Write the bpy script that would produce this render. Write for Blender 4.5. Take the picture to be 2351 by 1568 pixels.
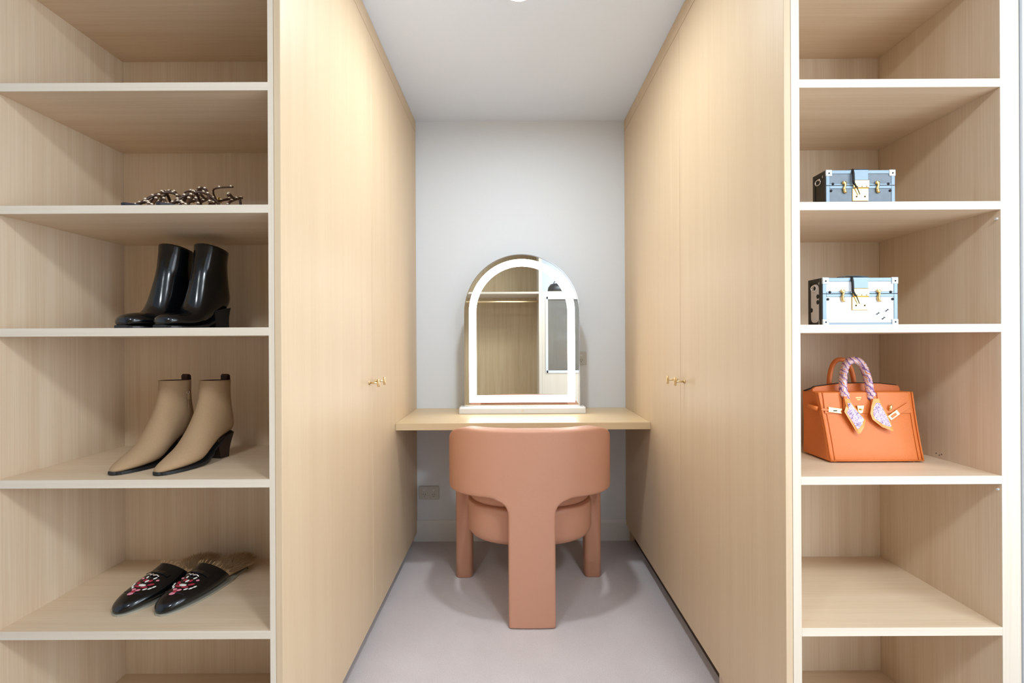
import bpy, bmesh, math, random
from mathutils import Vector, Matrix
from mathutils.bvhtree import BVHTree
from math import pi, sin, cos, radians as R
random.seed(7)
S = bpy.context.scene
for o in list(bpy.data.objects): bpy.data.objects.remove(o)
COL = S.collection

# ------------------------------------------------------------------ camera
CAMZ = 1.142
cd = bpy.data.cameras.new('camera'); cam = bpy.data.objects.new('camera', cd); COL.objects.link(cam)
cd.lens = 16.0; cd.sensor_width = 36; cd.clip_start = .02
cam.location = (0, 0, CAMZ); cam.rotation_euler = (pi/2, .0048, 0)
S.camera = cam
S.view_settings.view_transform = 'Standard'; S.view_settings.look = 'None'
S.view_settings.gamma = 1; S.view_settings.use_curve_mapping = False
S.view_settings.exposure = 0.15
# ------------------------------------------------------------------ light
W = bpy.data.worlds.new('sky'); S.world = W; W.use_nodes = True
W.node_tree.nodes['Background'].inputs[0].default_value = (.80, .90, 1, 1)
W.node_tree.nodes['Background'].inputs[1].default_value = 1.0
def area(name, loc, rot, sx, sy, power, col, shape='RECTANGLE'):
    l = bpy.data.lights.new(name, 'AREA'); l.shape = shape; l.size = sx; l.size_y = sy
    l.energy = power; l.color = col
    o = bpy.data.objects.new(name, l); COL.objects.link(o); o.location = loc; o.rotation_euler = rot
    return o
WINDOW_P, ROOM_FILL_P = 37, 14
area('window_daylight', (1.865, -.30, 1.33), (0, R(90), 0), 1.75, 1.6, WINDOW_P, (.84, .92, 1))
for lx, lp in ((-.85, .8), (.85, 1.7)):  # unseen fill pair added behind the camera to brighten room and shelves
    area('room_fill', (lx, -.25, 2.355), (0, 0, 0), .35, .35, ROOM_FILL_P*lp, (.84, .94, 1), 'DISK')

# ------------------------------------------------------------------ materials
def new_mat(name):
    m = bpy.data.materials.new(name); m.use_nodes = True
    return m, m.node_tree.nodes, m.node_tree.links, m.node_tree.nodes['Principled BSDF']
def srgb(h):
    h = h.lstrip('#'); v = [int(h[i:i+2], 16)/255 for i in (0, 2, 4)]
    return tuple(c/12.92 if c <= .04045 else ((c+.055)/1.055)**2.4 for c in v) + (1,)
def plain(name, hexc, rough=.5, metal=0, bump=0, bscale=60, var=.04, coat=0, spec=.5):
    m, n, l, b = new_mat(name)
    c = srgb(hexc)
    tc = n.new('ShaderNodeTexCoord'); nz = n.new('ShaderNodeTexNoise'); nz.inputs['Scale'].default_value = bscale
    nz.inputs['Detail'].default_value = 4
    l.new(tc.outputs['Object'], nz.inputs['Vector'])
    mx = n.new('ShaderNodeMixRGB')
    mx.inputs[1].default_value = tuple(x*(1-var) for x in c[:3])+(1,)
    mx.inputs[2].default_value = tuple(min(1, x*(1+var)) for x in c[:3])+(1,)
    l.new(nz.outputs['Fac'], mx.inputs[0]); l.new(mx.outputs[0], b.inputs['Base Color'])
    b.inputs['Roughness'].default_value = rough; b.inputs['Metallic'].default_value = metal
    b.inputs['Coat Weight'].default_value = coat; b.inputs['Specular IOR Level'].default_value = spec
    if bump:
        bp = n.new('ShaderNodeBump'); bp.inputs['Strength'].default_value = bump; bp.inputs['Distance'].default_value = .002
        l.new(nz.outputs['Fac'], bp.inputs['Height']); l.new(bp.outputs[0], b.inputs['Normal'])
    return m
def wood(name, light, dark, axis, contrast=1.0, rough=.42):
    """pale oak laminate, fine streaks running along one axis"""
    m, n, l, b = new_mat(name)
    tc = n.new('ShaderNodeTexCoord')
    def streak(across, along, detail):
        mp = n.new('ShaderNodeMapping'); sc = [across]*3; sc[axis] = along
        mp.inputs['Scale'].default_value = sc
        nz = n.new('ShaderNodeTexNoise'); nz.inputs['Scale'].default_value = 1; nz.inputs['Detail'].default_value = detail
        nz.inputs['Roughness'].default_value = .6
        l.new(tc.outputs['Object'], mp.inputs['Vector']); l.new(mp.outputs[0], nz.inputs['Vector']); return nz
    a = streak(260, 3.0, 3); c = streak(28, .9, 3)
    ad = n.new('ShaderNodeMath'); ad.operation = 'ADD'; l.new(a.outputs['Fac'], ad.inputs[0]); l.new(c.outputs['Fac'], ad.inputs[1])
    rp = n.new('ShaderNodeMapRange'); rp.inputs['From Min'].default_value = .72; rp.inputs['From Max'].default_value = 1.28
    l.new(ad.outputs[0], rp.inputs['Value'])
    mx = n.new('ShaderNodeMixRGB'); L, D = srgb(light), srgb(dark)
    mid = [(p+q)/2 for p, q in zip(L, D)]
    mx.inputs[1].default_value = tuple(mid[i]+(D[i]-mid[i])*contrast for i in range(3))+(1,)
    mx.inputs[2].default_value = tuple(mid[i]+(L[i]-mid[i])*contrast for i in range(3))+(1,)
    l.new(rp.outputs[0], mx.inputs[0]); l.new(mx.outputs[0], b.inputs['Base Color'])
    b.inputs['Roughness'].default_value = rough; b.inputs['Specular IOR Level'].default_value = .3
    bp = n.new('ShaderNodeBump'); bp.inputs['Strength'].default_value = .12; bp.inputs['Distance'].default_value = .0006
    l.new(a.outputs['Fac'], bp.inputs['Height']); l.new(bp.outputs[0], b.inputs['Normal'])
    return m
def emit(name, col, strength):
    m, n, l, b = new_mat(name)
    b.inputs['Base Color'].default_value = (.9, .9, .9, 1)
    b.inputs['Emission Color'].default_value = col; b.inputs['Emission Strength'].default_value = strength
    return m
M = {}
M['door'] = wood('oak_laminate_upright', '#dac3a2', '#d0b594', 2, .6)
M['shelfv'] = wood('oak_laminate_upright_grained', '#e4d1b8', '#d6bb9c', 2, .8)
M['shelfh'] = wood('oak_laminate_crosswise', '#e2ccb0', '#d5b998', 0, .8)
M['edge'] = wood('oak_edge_band', '#e6dac8', '#dccdb8', 2, .8)
M['edgeh'] = wood('oak_edge_band_crosswise', '#e6dac8', '#dccdb8', 0, .8)
M['desk'] = wood('oak_laminate_desk', '#dfc8a4', '#d3b991', 0, .7, .35)
M['wall'] = plain('white_wall_paint', '#e1e7ee', .75, bump=.05, bscale=180, var=.01)
M['ceil'] = plain('white_ceiling_paint', '#e4eefc', .85, bump=.04, bscale=150, var=.01)
M['trim'] = plain('white_gloss_trim', '#e2e3e3', .4, var=.01)
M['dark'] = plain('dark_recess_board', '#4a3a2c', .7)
M['gold'] = plain('polished_gold', '#f0cd86', .25, 1)
M['brass'] = plain('soft_gold_metal', '#e8cfa0', .28, 1)
M['chrome'] = plain('chrome', '#e8e8ea', .12, 1)
M['steel'] = plain('bluish_steel', '#8496a2', .35, .4)
M['cap'] = plain('pale_steel', '#bcc5ca', .3, .6)
M['plastic2'] = plain('ivory_plastic', '#c8c8c4', .35, var=.01)
M['plastic'] = plain('white_plastic', '#dfe0df', .35, var=.01)
M['slot'] = plain('black_slot', '#151515', .6)
M['blackleather'] = plain('black_polished_leather', '#07090c', .17, bump=.06, bscale=45, coat=.2)
M['blacksole'] = plain('black_rubber_sole', '#14161a', .4)
M['suede'] = plain('taupe_suede', '#ab8d6c', .9, bump=.25, bscale=300, var=.1, spec=.15)
M['darkheel'] = plain('stacked_dark_heel', '#24150f', .45)
M['lining'] = plain('dark_brown_leather_lining', '#3a1f14', .6)
M['fur'] = plain('brown_fur', '#b3916a', .85, var=.35, bscale=120)
M['orange'] = plain('orange_grained_leather', '#d97532', .42, bump=.35, bscale=420, var=.05)
M['orangedark'] = plain('orange_leather_edge', '#cc7040', .5)
M['terra'] = plain('terracotta_leather', '#c99379', .48, bump=.06, bscale=260, var=.03)
M['creamleather'] = plain('cream_welt', '#a39d8e', .5)
M['red'] = plain('red_stitching', '#a8283c', .7); M['pink'] = plain('pink_stitching', '#e08a9a', .7)
M['white'] = plain('white_stitching', '#f0ece4', .7)
M['pearl'] = plain('pale_gold_stud', '#f2dfc4', .2, .6)
M['tanstrap'] = plain('brown_snake_strap', '#4a3020', .4, var=.5, bscale=90)
M['navy'] = plain('dark_navy_footbed', '#1a1520', .4)
M['greycanvas'] = plain('grey_coated_canvas', '#737f8a', .4, var=.18, bscale=70)
M['whitecanvas'] = plain('white_coated_canvas', '#e2e4ea', .35, var=.02)
M['blacksides'] = plain('black_leather_sides', '#2a2723', .4, var=.25, bscale=60)
M['palegrey'] = plain('pale_grey_inset', '#cfc8c8', .4)
M['wardrobe'] = wood('oak_laminate_rear', '#d3bb97', '#bfa47c', 2, .9)
M['frost'] = plain('frosted_lamp_cover', '#f4f2ee', .4)
m, n, l, b = new_mat('mirror_silver'); b.inputs['Metallic'].default_value = 1; b.inputs['Roughness'].default_value = .015
b.inputs['Base Color'].default_value = (.86, .88, .87, 1); M['mirror'] = m
m, n, l, b = new_mat('clear_acrylic'); b.inputs['Transmission Weight'].default_value = .6; b.inputs['Roughness'].default_value = .1
b.inputs['Base Color'].default_value = (.85, .87, .88, 1); M['acrylic'] = m
M['led'] = emit('led_ring', (1, .97, .90, 1), 9.0)
M['lampalc'] = emit('bright_lamp_diffuser', (.86, .95, 1, 1), 410.0)
M['lamp'] = emit('fill_lamp_diffuser', (1, .95, .88, 1), 4.0)  # glow for the two added fill fixtures
m, n, l, b = new_mat('tinted_glass'); b.inputs['Base Color'].default_value = (.92, .93, .9, 1); b.inputs['Roughness'].default_value = .05
b.inputs['Transmission Weight'].default_value = .9; M['glass'] = m
# carpet
m, n, l, b = new_mat('blush_grey_carpet')
tc = n.new('ShaderNodeTexCoord'); nz = n.new('ShaderNodeTexNoise'); nz.inputs['Scale'].default_value = 300; nz.inputs['Detail'].default_value = 3
n2 = n.new('ShaderNodeTexNoise'); n2.inputs['Scale'].default_value = 7; n2.inputs['Detail'].default_value = 3
l.new(tc.outputs['Object'], nz.inputs['Vector']); l.new(tc.outputs['Object'], n2.inputs['Vector'])
mx = n.new('ShaderNodeMixRGB'); mx.inputs[1].default_value = srgb('#d8cecf'); mx.inputs[2].default_value = srgb('#e5dcdb')
l.new(n2.outputs['Fac'], mx.inputs[0])
mx2 = n.new('ShaderNodeMixRGB'); mx2.blend_type = 'MULTIPLY'; mx2.inputs[0].default_value = .32
l.new(mx.outputs[0], mx2.inputs[1]); l.new(nz.outputs['Fac'], mx2.inputs[2]); l.new(mx2.outputs[0], b.inputs['Base Color'])
bp = n.new('ShaderNodeBump'); bp.inputs['Strength'].default_value = .6; bp.inputs['Distance'].default_value = .004
l.new(nz.outputs['Fac'], bp.inputs['Height']); l.new(bp.outputs[0], b.inputs['Normal'])
b.inputs['Roughness'].default_value = .95; b.inputs['Specular IOR Level'].default_value = .1; M['carpet'] = m
# silk scarf (flat print, follows the cloth)
m, n, l, b = new_mat('printed_silk')
tc = n.new('ShaderNodeTexCoord'); mp = n.new('ShaderNodeMapping'); mp.inputs['Rotation'].default_value = (0, .7, .3)
wv = n.new('ShaderNodeTexWave'); wv.inputs['Scale'].default_value = 26; wv.inputs['Distortion'].default_value = 5; wv.inputs['Detail'].default_value = 2; wv.inputs['Detail Scale'].default_value = 3
l.new(tc.outputs['Object'], mp.inputs['Vector']); l.new(mp.outputs[0], wv.inputs['Vector'])
cr = n.new('ShaderNodeValToRGB'); e = cr.color_ramp.elements
e[0].position = .05; e[0].color = srgb('#7d5688'); e[1].position = .25; e[1].color = srgb('#cfa6c8')
for p_, c_ in ((.5, '#e6d3e6'), (.66, '#e9a35c'), (.82, '#d8784a'), (.95, '#e8d8e0')):
    x = e.new(p_); x.color = srgb(c_)
l.new(wv.outputs['Fac'], cr.inputs[0]); l.new(cr.outputs[0], b.inputs['Base Color']); b.inputs['Roughness'].default_value = .35; M['silk'] = m
m, n, l, b = new_mat('printed_silk_centre')
tc = n.new('ShaderNodeTexCoord'); vo = n.new('ShaderNodeTexNoise'); vo.inputs['Scale'].default_value = 150; vo.inputs['Distortion'].default_value = 3
l.new(tc.outputs['Object'], vo.inputs['Vector'])
cr = n.new('ShaderNodeValToRGB'); e = cr.color_ramp.elements
e[0].position = .40; e[0].color = srgb('#6c4a84'); e[1].position = .54; e[1].color = srgb('#e4cbe0')
l.new(vo.outputs['Fac'], cr.inputs[0]); l.new(cr.outputs[0], b.inputs['Base Color']); b.inputs['Roughness'].default_value = .35; M['silkc'] = m
M['silkborder'] = plain('apricot_silk_border', '#eda255', .35)

# ------------------------------------------------------------------ helpers
def link(name, bm, mats, parent=None, smooth=False, loc=None):
    me = bpy.data.meshes.new(name); bmesh.ops.recalc_face_normals(bm, faces=bm.faces); bm.to_mesh(me); bm.free()
    if not isinstance(mats, (list, tuple)): mats = [mats]
    for x in mats: me.materials.append(x)
    o = bpy.data.objects.new(name, me); COL.objects.link(o)
    if parent is not None: o.parent = parent
    if loc is not None: o.location = loc
    if smooth:
        for p in me.polygons: p.use_smooth = True
    return o
def thing(name, label, cat, loc=(0, 0, 0), rz=0, group=None):
    o = bpy.data.objects.new(name, None); COL.objects.link(o); o.location = loc; o.rotation_euler = (0, 0, rz)
    o.empty_display_size = .05
    o['label'] = label; o['category'] = cat
    if group: o['group'] = group
    return o
def add_box(bm, lo, hi, bevel=0, seg=2, mi=0):
    lo, hi = Vector(lo), Vector(hi)
    r = bmesh.ops.create_cube(bm, size=1)
    vs = r['verts']
    for v in vs: v.co = Vector([(lo[i]+hi[i])/2 + v.co[i]*(hi[i]-lo[i]) for i in range(3)])
    fs = {f for v in vs for f in v.link_faces}
    for f in fs: f.material_index = mi
    if bevel:
        es = {e for v in vs for e in v.link_edges}
        rr = bmesh.ops.bevel(bm, geom=list(es), offset=bevel, segments=seg, affect='EDGES', profile=.5)
        for f in rr['faces']: f.material_index = mi
        return [v for v in rr['verts']]
    return vs
def box(name, mat, parent, lo, hi, bevel=.0008, seg=1, base=None, smooth=False):
    """lo/hi in world coordinates when base (the thing's location) is given"""
    if base is None and parent is not None and parent.rotation_euler.z == 0: base = parent.location
    if base is None: base = Vector((0, 0, 0))
    bm = bmesh.new(); add_box(bm, Vector(lo)-Vector(base), Vector(hi)-Vector(base), bevel, seg)
    return link(name, bm, mat, parent, smooth)
def struct(name, mat, lo, hi, parent=None):
    bm = bmesh.new(); add_box(bm, lo, hi)
    o = link(name, bm, mat, parent)
    o['kind'] = 'structure'; return o
def loft(bm, rings, cap0=True, cap1=True, closed=True, mi=0):
    V = [[bm.verts.new(p) for p in r] for r in rings]
    n = len(rings[0]); fs = []
    for a, b_ in zip(V[:-1], V[1:]):
        for i in range(n if closed else n-1):
            j = (i+1) % n; fs.append(bm.faces.new((a[i], a[j], b_[j], b_[i])))
    if cap0: fs.append(bm.faces.new(V[0][::-1]))
    if cap1: fs.append(bm.faces.new(V[-1]))
    for f in fs: f.material_index = mi
    return V
def tube(bm, pts, rad, seg=10, mi=0, caps=True):
    pts = [Vector(p) for p in pts]
    if not isinstance(rad, (list, tuple)): rad = [rad]*len(pts)
    rings = []; up = None
    for i, p in enumerate(pts):
        t = (pts[min(i+1, len(pts)-1)]-pts[max(i-1, 0)]).normalized()
        if up is None:
            up = t.orthogonal().normalized()
        up = (up - t*up.dot(t)).normalized(); sd = t.cross(up)
        rings.append([p+(up*cos(2*pi*k/seg)+sd*sin(2*pi*k/seg))*rad[i] for k in range(seg)])
    return loft(bm, rings, caps, caps, mi=mi)
def torus(bm, c, ax, r, t, n=20, k=8, arc=(0, 2*pi)):
    ax = Vector(ax).normalized(); u = ax.orthogonal().normalized(); v = ax.cross(u); c = Vector(c)
    full = abs(arc[1]-arc[0]-2*pi) < 1e-4; rings = []
    for i in range(n + (0 if full else 1)):
        a = arc[0]+(arc[1]-arc[0])*i/n; d = u*cos(a)+v*sin(a)
        rings.append([c+d*r+(d*cos(2*pi*j/k)+ax*sin(2*pi*j/k))*t for j in range(k)])
    if full:
        V = [[bm.verts.new(p) for p in rg] for rg in rings]
        for i in range(n):
            A, B = V[i], V[(i+1) % n]
            for j in range(k): bm.faces.new((A[j], A[(j+1) % k], B[(j+1) % k], B[j]))
    else: loft(bm, rings)
def blob(bm, c, r, seg=12, rings=8, rot=None, mi=0):
    mt = Matrix.Translation(Vector(c)) @ (rot.to_4x4() if rot else Matrix.Identity(4)) @ Matrix.Diagonal((*r, 1))
    rr = bmesh.ops.create_uvsphere(bm, u_segments=seg, v_segments=rings, radius=1, matrix=mt)
    for v in rr['verts']:
        for f in v.link_faces: f.material_index = mi
def cyl(bm, p0, p1, r0, r1=None, seg=14, mi=0):
    tube(bm, [p0, p1], [r0, r0 if r1 is None else r1], seg, mi)
def prism(bm, outline, z0, z1, axis=1, mi=0):
    """outline in the two other axes (x,z for axis 1; x,y for axis 2; y,z for axis 0)"""
    def P(a, b_, d):
        return (a, d, b_) if axis == 1 else ((a, b_, d) if axis == 2 else (d, a, b_))
    loft(bm, [[P(a, b_, z0) for a, b_ in outline], [P(a, b_, z1) for a, b_ in outline]], mi=mi)
def rrect(x0, x1, z0, z1, r, n=5):
    out = []
    for cx, cz, a0 in ((x1-r, z1-r, 0), (x0+r, z1-r, 90), (x0+r, z0+r, 180), (x1-r, z0+r, 270)):
        for k in range(n+1):
            a = R(a0+90*k/n); out.append((cx+r*cos(a), cz+r*sin(a)))
    return out
def subsurf(o, lv=2):
    md = o.modifiers.new('subdivision', 'SUBSURF'); md.levels = lv; md.render_levels = lv
def bevelmod(o, w, seg=2, ang=30):
    md = o.modifiers.new('bevel', 'BEVEL'); md.width = w; md.segments = seg; md.limit_method = 'ANGLE'; md.angle_limit = R(ang)

# ------------------------------------------------------------------ measurements
XL, XR = -.549, .650            # alcove side faces
YF, YB = 1.084, 2.619           # front edge of the joinery, back wall
CEIL = 2.410
UB = 1.443                      # back of the open shelving
GAP = .0006

# ------------------------------------------------------------------ room shell
struct('floor', M['carpet'], (-2.7, -1.56, -.05), (1.86, YB+.06, 0))
struct('ceiling', M['ceil'], (-2.7, -1.56, CEIL), (1.86, YB+.06, CEIL+.05))
struct('wall_back', M['wall'], (-2.7, YB, 0), (1.86, YB+.06, CEIL))
struct('wall_left', M['wall'], (-2.7, -1.50, 0), (-2.64, YB, CEIL))
struct('wall_rear', M['wall'], (-2.7, -1.56, 0), (1.86, -1.50, CEIL))
w = struct('wall_right', M['wall'], (1.80, -1.50, 0), (1.86, YB, .42))
WY0, WY1, WZ0, WZ1 = -1.15, .55, .42, 2.22
bm = bmesh.new(); add_box(bm, (1.80, -1.50, WZ1), (1.86, YB, CEIL)); add_box(bm, (1.80, -1.50, WZ0), (1.86, WY0, WZ1)); add_box(bm, (1.80, WY1, WZ0), (1.86, YB, WZ1))
link('wall_panel', bm, M['wall'], w)
wf = bpy.data.objects.new('window_1', None); COL.objects.link(wf); wf.location = (1.83, (WY0+WY1)/2, WZ0); wf['kind'] = 'structure'
for nm, lo, hi in (('sill', (1.78, WY0, WZ0), (1.85, WY1, WZ0+.03)), ('frame_head', (1.80, WY0, WZ1-.04), (1.85, WY1, WZ1)),
                   ('frame_side', (1.80, WY0, WZ0+.03), (1.85, WY0+.04, WZ1-.04)), ('frame_side', (1.80, WY1-.04, WZ0+.03), (1.85, WY1, WZ1-.04)),
                   ('mullion', (1.81, -.32, WZ0+.03), (1.85, -.28, WZ1-.04))):
    box(nm, M['trim'], wf, lo, hi, .002)
struct('wall_front_right', M['wall'], (1.2125, YF-.006, 0), (1.799, YF+.09, CEIL))
struct('wall_front_left', M['wall'], (-2.64, YF, 0), (-1.262, YF+.09, CEIL))
bm = bmesh.new()
prof = [(YB-.016, 0), (YB, 0), (YB, .118), (YB-.006, .118), (YB-.010, .112), (YB-.016, .104)]
loft(bm, [[(x, a, b_) for a, b_ in prof] for x in (-.60, .70)])
o = link('baseboard_back', bm, M['trim']); o['kind'] = 'structure'

# ------------------------------------------------------------------ open shelving
TOPS = [2.053, 1.763, 1.471, 1.1785, .8165, .4555]; TH = .0195
def shelving(side, label, xi0, xi1, xo0, xo1):
    """xi: inside faces; xo: outside faces"""
    t = thing('open_shelving_unit', label, 'shelving', ((xo0+xo1)/2, (YF+UB)/2, 0), 0)
    box('side_panel', M['shelfv'], t, (xo0, YF+.0012, .0), (xi0, UB+.016, CEIL-.002))
    box('side_panel', M['shelfv'], t, (xi1, YF+.0012, .0), (xo1, UB+.016, CEIL-.002))
    for a, b_ in ((xo0, xi0), (xi1, xo1)):
        box('edge_band', M['edge'], t, (a, YF, 0), (b_, YF+.0012, CEIL-.002), .0003)
    box('back_panel', M['shelfv'], t, (xi0, UB, .0), (xi1, UB+.016, CEIL-.002))
    for z in TOPS + [.094]:
        s = box('shelf', M['shelfh'], t, (xi0, YF+.0012, z-TH), (xi1, UB, z), .0004)
        box('edge_band', M['edgeh'], s, (xi0, YF, z-TH), (xi1, YF+.0012, z), .0003, base=t.location)
    box('plinth', M['shelfh'], t, (xi0, YF+.03, .0), (xi1, YF+.046, .094-TH))
    box('top_panel', M['shelfh'], t, (xi0, YF+.001, CEIL-.022), (xi1, UB, CEIL-.002))
    return t
DT = .0165
ul = shelving('left', 'pale oak open shelving on the left holding shoes and boots', -1.230, -.5795, -1.260, XL-DT-GAP)
ur = shelving('right', 'pale oak open shelving on the right holding two trunks and an orange bag', .6872, 1.1655, XR+DT+GAP, 1.2105)
for y, z in ((1.092, 1.431), (1.092, .782), (1.236, .830), (1.243, .826), (1.252, .829)):
    bm = bmesh.new(); big = y < 1.1
    cyl(bm, (1.1655, y, z), (1.1655-(.004 if big else .0005), y, z), .0028 if big else .0014, seg=10)
    for v in bm.verts: v.co -= ur.location
    link('shelf_pin' if big else 'pin_hole', bm, M['plastic'] if big else M['slot'], ur)

# ------------------------------------------------------------------ alcove wardrobes
def knob(t, x, y, z, s):
    """T-bar knob: stem straight off the door, small upright bar on its end"""
    bm = bmesh.new()
    cyl(bm, (x, y, z), (x+s*.003, y, z), .0075, seg=18); cyl(bm, (x+s*.002, y, z), (x+s*.033, y, z), .0036, seg=14)
    bz = [(-.0155, .0036), (-.0145, .0046), (0, .0048), (.0145, .0046), (.0155, .0036)]
    tube(bm, [(x+s*.036, y, z+a) for a, _ in bz], [r for _, r in bz], 14)
    return bm
def wardrobe(label, xf, s, zb, joint, zk):
    """xf: face x; s: +1 if the face looks towards +x"""
    t = thing('built_in_wardrobe', label, 'wardrobe', (xf-s*.3, (UB+YB)/2, 0), 0)
    xb = xf-s*DT
    def B(nm, mat, xa, xc, y0, y1, z0, z1, par=None, bev=.0008):
        return box(nm, mat, par or t, (min(xa, xc), y0, z0), (max(xa, xc), y1, z1), bev, base=t.location)
    doors = []
    for y0, y1 in ((YF, joint-.0012), (joint+.0012, YB-.012)):
        d = B('door', M['door'], xf, xb, y0, y1, zb, 2.343); doors.append(d)
    B('door_frame_filler', M['door'], xf-s*.0002, xb, YF, YB-.0005, 2.3465, CEIL-.001)
    B('end_strip', M['door'], xf-s*.001, xb, YB-.0105, YB-.0005, zb, 2.343)
    # carcass behind the doors, beyond the open shelving
    xc, xd = xb-s*GAP, xf-s*.60
    B('side_panel', M['shelfv'], xc, xd, UB+.018, UB+.034, .0, CEIL-.001)
    B('side_panel', M['shelfv'], xc, xd, YB-.020, YB-.0005, .0, CEIL-.001)
    B('top_panel', M['shelfv'], xc, xd, UB+.034, YB-.020, CEIL-.03, CEIL-.001)
    B('bottom_panel', M['shelfv'], xc, xd, UB+.034, YB-.020, .085, .103)
    B('back_panel', M['shelfv'], xd, xd-s*.012, UB+.018, YB-.0005, .0, CEIL-.001)
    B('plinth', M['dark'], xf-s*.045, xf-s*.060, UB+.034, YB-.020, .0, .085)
    for d, ky in zip(doors, (joint-.041, joint+.041)):
        bm = knob(t, xf, ky, zk, s)
        for v in bm.verts: v.co -= t.location
        link('handle', bm, M['brass'], d, True)
    return t
wardrobe('tall oak wardrobe with flat doors forming the left side of the alcove', XL, 1, .050, 1.787, .986)
wardrobe('tall oak wardrobe with flat doors forming the right side of the alcove', XR, -1, .088, 1.757, .988)

# ------------------------------------------------------------------ desk
t = thing('vanity_desk', 'pale oak wall-to-wall desk top spanning the alcove under the mirror', 'desk', (.0505, 2.38, .7265))
box('desktop', M['desk'], t, (XL+.0005, 2.137, .7265), (XR-.0005, YB-.0005, .760), .0015, 2)
box('support_batten', M['desk'], t, (XL+.03, YB-.021, .690), (XR-.03, YB-.0006, .7264), .001)

# ------------------------------------------------------------------ power points
def outlet(label, xc, zc, w_, h_):
    t = thing('power_point', label, 'power outlet', (xc, YB-.0005, zc-h_/2), 0)
    bm = bmesh.new(); prism(bm, rrect(-w_/2, w_/2, 0, h_, .006), -.008, 0)
    o = link('cover_plate', bm, M['plastic2'], t); bevelmod(o, .002)
    for sx in (-1, 1):
        bm = bmesh.new(); add_box(bm, (sx*w_*.23-.007, -.0105, h_*.72-.0045), (sx*w_*.23+.007, -.0078, h_*.72+.0045), .001)
        link('rocker_switch', bm, M['plastic'], t)
        for dx, dz, a in ((-.0055, .0, .5), (.0055, 0, -.5), (0, -.011, 0)):
            bm = bmesh.new(); add_box(bm, (-.0011, -.0086, -.0036), (.0011, -.0079, .0036))
            for v in bm.verts:
                x_, z_ = v.co.x, v.co.z
                v.co.x = x_*cos(a)+z_*sin(a)+sx*w_*.23+dx; v.co.z = -x_*sin(a)+z_*cos(a)+h_*.38+dz
            link('socket_slot', bm, M['slot'], t)
outlet('white double power outlet low on the wall beneath the desk', -.4805, .276, .116, .074)
outlet('white power outlet on the wall half hidden behind the lit mirror', .3695, 1.044, .116, .074)

# ------------------------------------------------------------------ arched lit mirror
MX, MY = .0535, 2.444
t = thing('vanity_mirror', 'arched tabletop mirror with glowing light border on white base', 'mirror', (MX, MY, .7605))
def arch(hw, zb, zt, n=40):
    out = [(-hw, zb)]; zc = zt-hw
    for k in range(n+1):
        a = pi - pi*k/n; out.append((hw*cos(a), zc+hw*sin(a)))
    out.append((hw, zb)); return out
HW, ZT, ZB = .305, .8445, .031
bm = bmesh.new(); bz = .033
sec = [(-.043, 0), (.055, 0), (.055, bz-.006), (.049, bz), (-.037, bz), (-.043, bz-.006)]
loft(bm, [[(x, a, b_) for a, b_ in sec] for x in (-.334, .334)])
o = link('base', bm, M['plastic'], t); bevelmod(o, .002)
bm = bmesh.new(); prism(bm, arch(HW, ZB, ZT), .004, .016); link('backing', bm, M['plastic'], t)
def ring(bm, hw0, zb0, zt0, hw1, zb1, zt1, y0, y1):
    A, B = arch(hw0, zb0, zt0), arch(hw1, zb1, zt1)
    n_ = len(A); loops = []
    for o_, y in ((A, y0), (B, y0), (B, y1), (A, y1)): loops.append([bm.verts.new((a, y, b_)) for a, b_ in o_])
    for q in range(4):
        a, c = loops[q], loops[(q+1) % 4]
        for i in range(n_): j = (i+1) % n_; bm.faces.new((a[i], a[j], c[j], c[i]))
bm = bmesh.new(); ring(bm, HW+.0045, ZB, ZT+.0045, HW, ZB+.003, ZT, -.004, .018); link('rim', bm, M['chrome'], t, False)
bm = bmesh.new(); prism(bm, arch(HW-.0002, ZB+.0032, ZT-.0002), 0, .004); link('mirror_glass', bm, M['mirror'], t)
bm = bmesh.new(); ring(bm, HW-.021, ZB+.024, ZT-.021, HW-.060, ZB+.062, ZT-.060, -.0012, .0002); link('light_border', bm, M['led'], t)
bm = bmesh.new(); cyl(bm, (0, -.0435, .017), (0, -.0428, .017), .006); link('touch_button', bm, M['chrome'], t)

# ------------------------------------------------------------------ chair
CX, CY = .0755, 2.08
t = thing('tub_chair', 'terracotta leather chair with wide curved back and single broad rear leg', 'chair', (CX, CY, 0))
hwid, brear = .362, .28
cen = 2.085-CY; prear = 1.800-CY; bdep = cen-prear; NSE = 2.5
raw = []
for i in range(401):
    a = -pi/2+pi*i/400
    raw.append(Vector((hwid*math.copysign(abs(sin(a))**(2/NSE), a), cen-bdep*abs(cos(a))**(2/NSE))))
raw = [Vector((-hwid, cen+(.20)*(1-k/20))) for k in range(20)] + raw + [Vector((hwid, cen+.20*(k+1)/20)) for k in range(20)]
cum = [0]
for a, b_ in zip(raw[:-1], raw[1:]): cum.append(cum[-1]+(b_-a).length)
TOT = cum[-1]; HALF = TOT/2
def plan(s):
    d = min(max(s+HALF, 0), TOT-1e-6)
    lo_, hi_ = 0, len(cum)-1
    while hi_-lo_ > 1:
        md = (lo_+hi_)//2
        if cum[md] <= d: lo_ = md
        else: hi_ = md
    f = (d-cum[lo_])/(cum[hi_]-cum[lo_]); return raw[lo_].lerp(raw[hi_], f)
def ztop(s):
    q = abs(s)/HALF
    p = plan(s); y = p.y+CY
    k = max(0, min(1, (y-1.87)/.26)); k = k*k*(3-2*k)
    return .788-.100*k
def zbot(s):
    y = plan(s).y+CY; k = max(0, min(1, (y-1.82)/.25)); return .512-.012*k
LW, FR = .097, .064
def legw(z):
    if z < .512-FR: return LW
    d = z-(.512-FR); return LW+FR-math.sqrt(max(0, FR*FR-d*d))
wt = LW+FR
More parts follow.
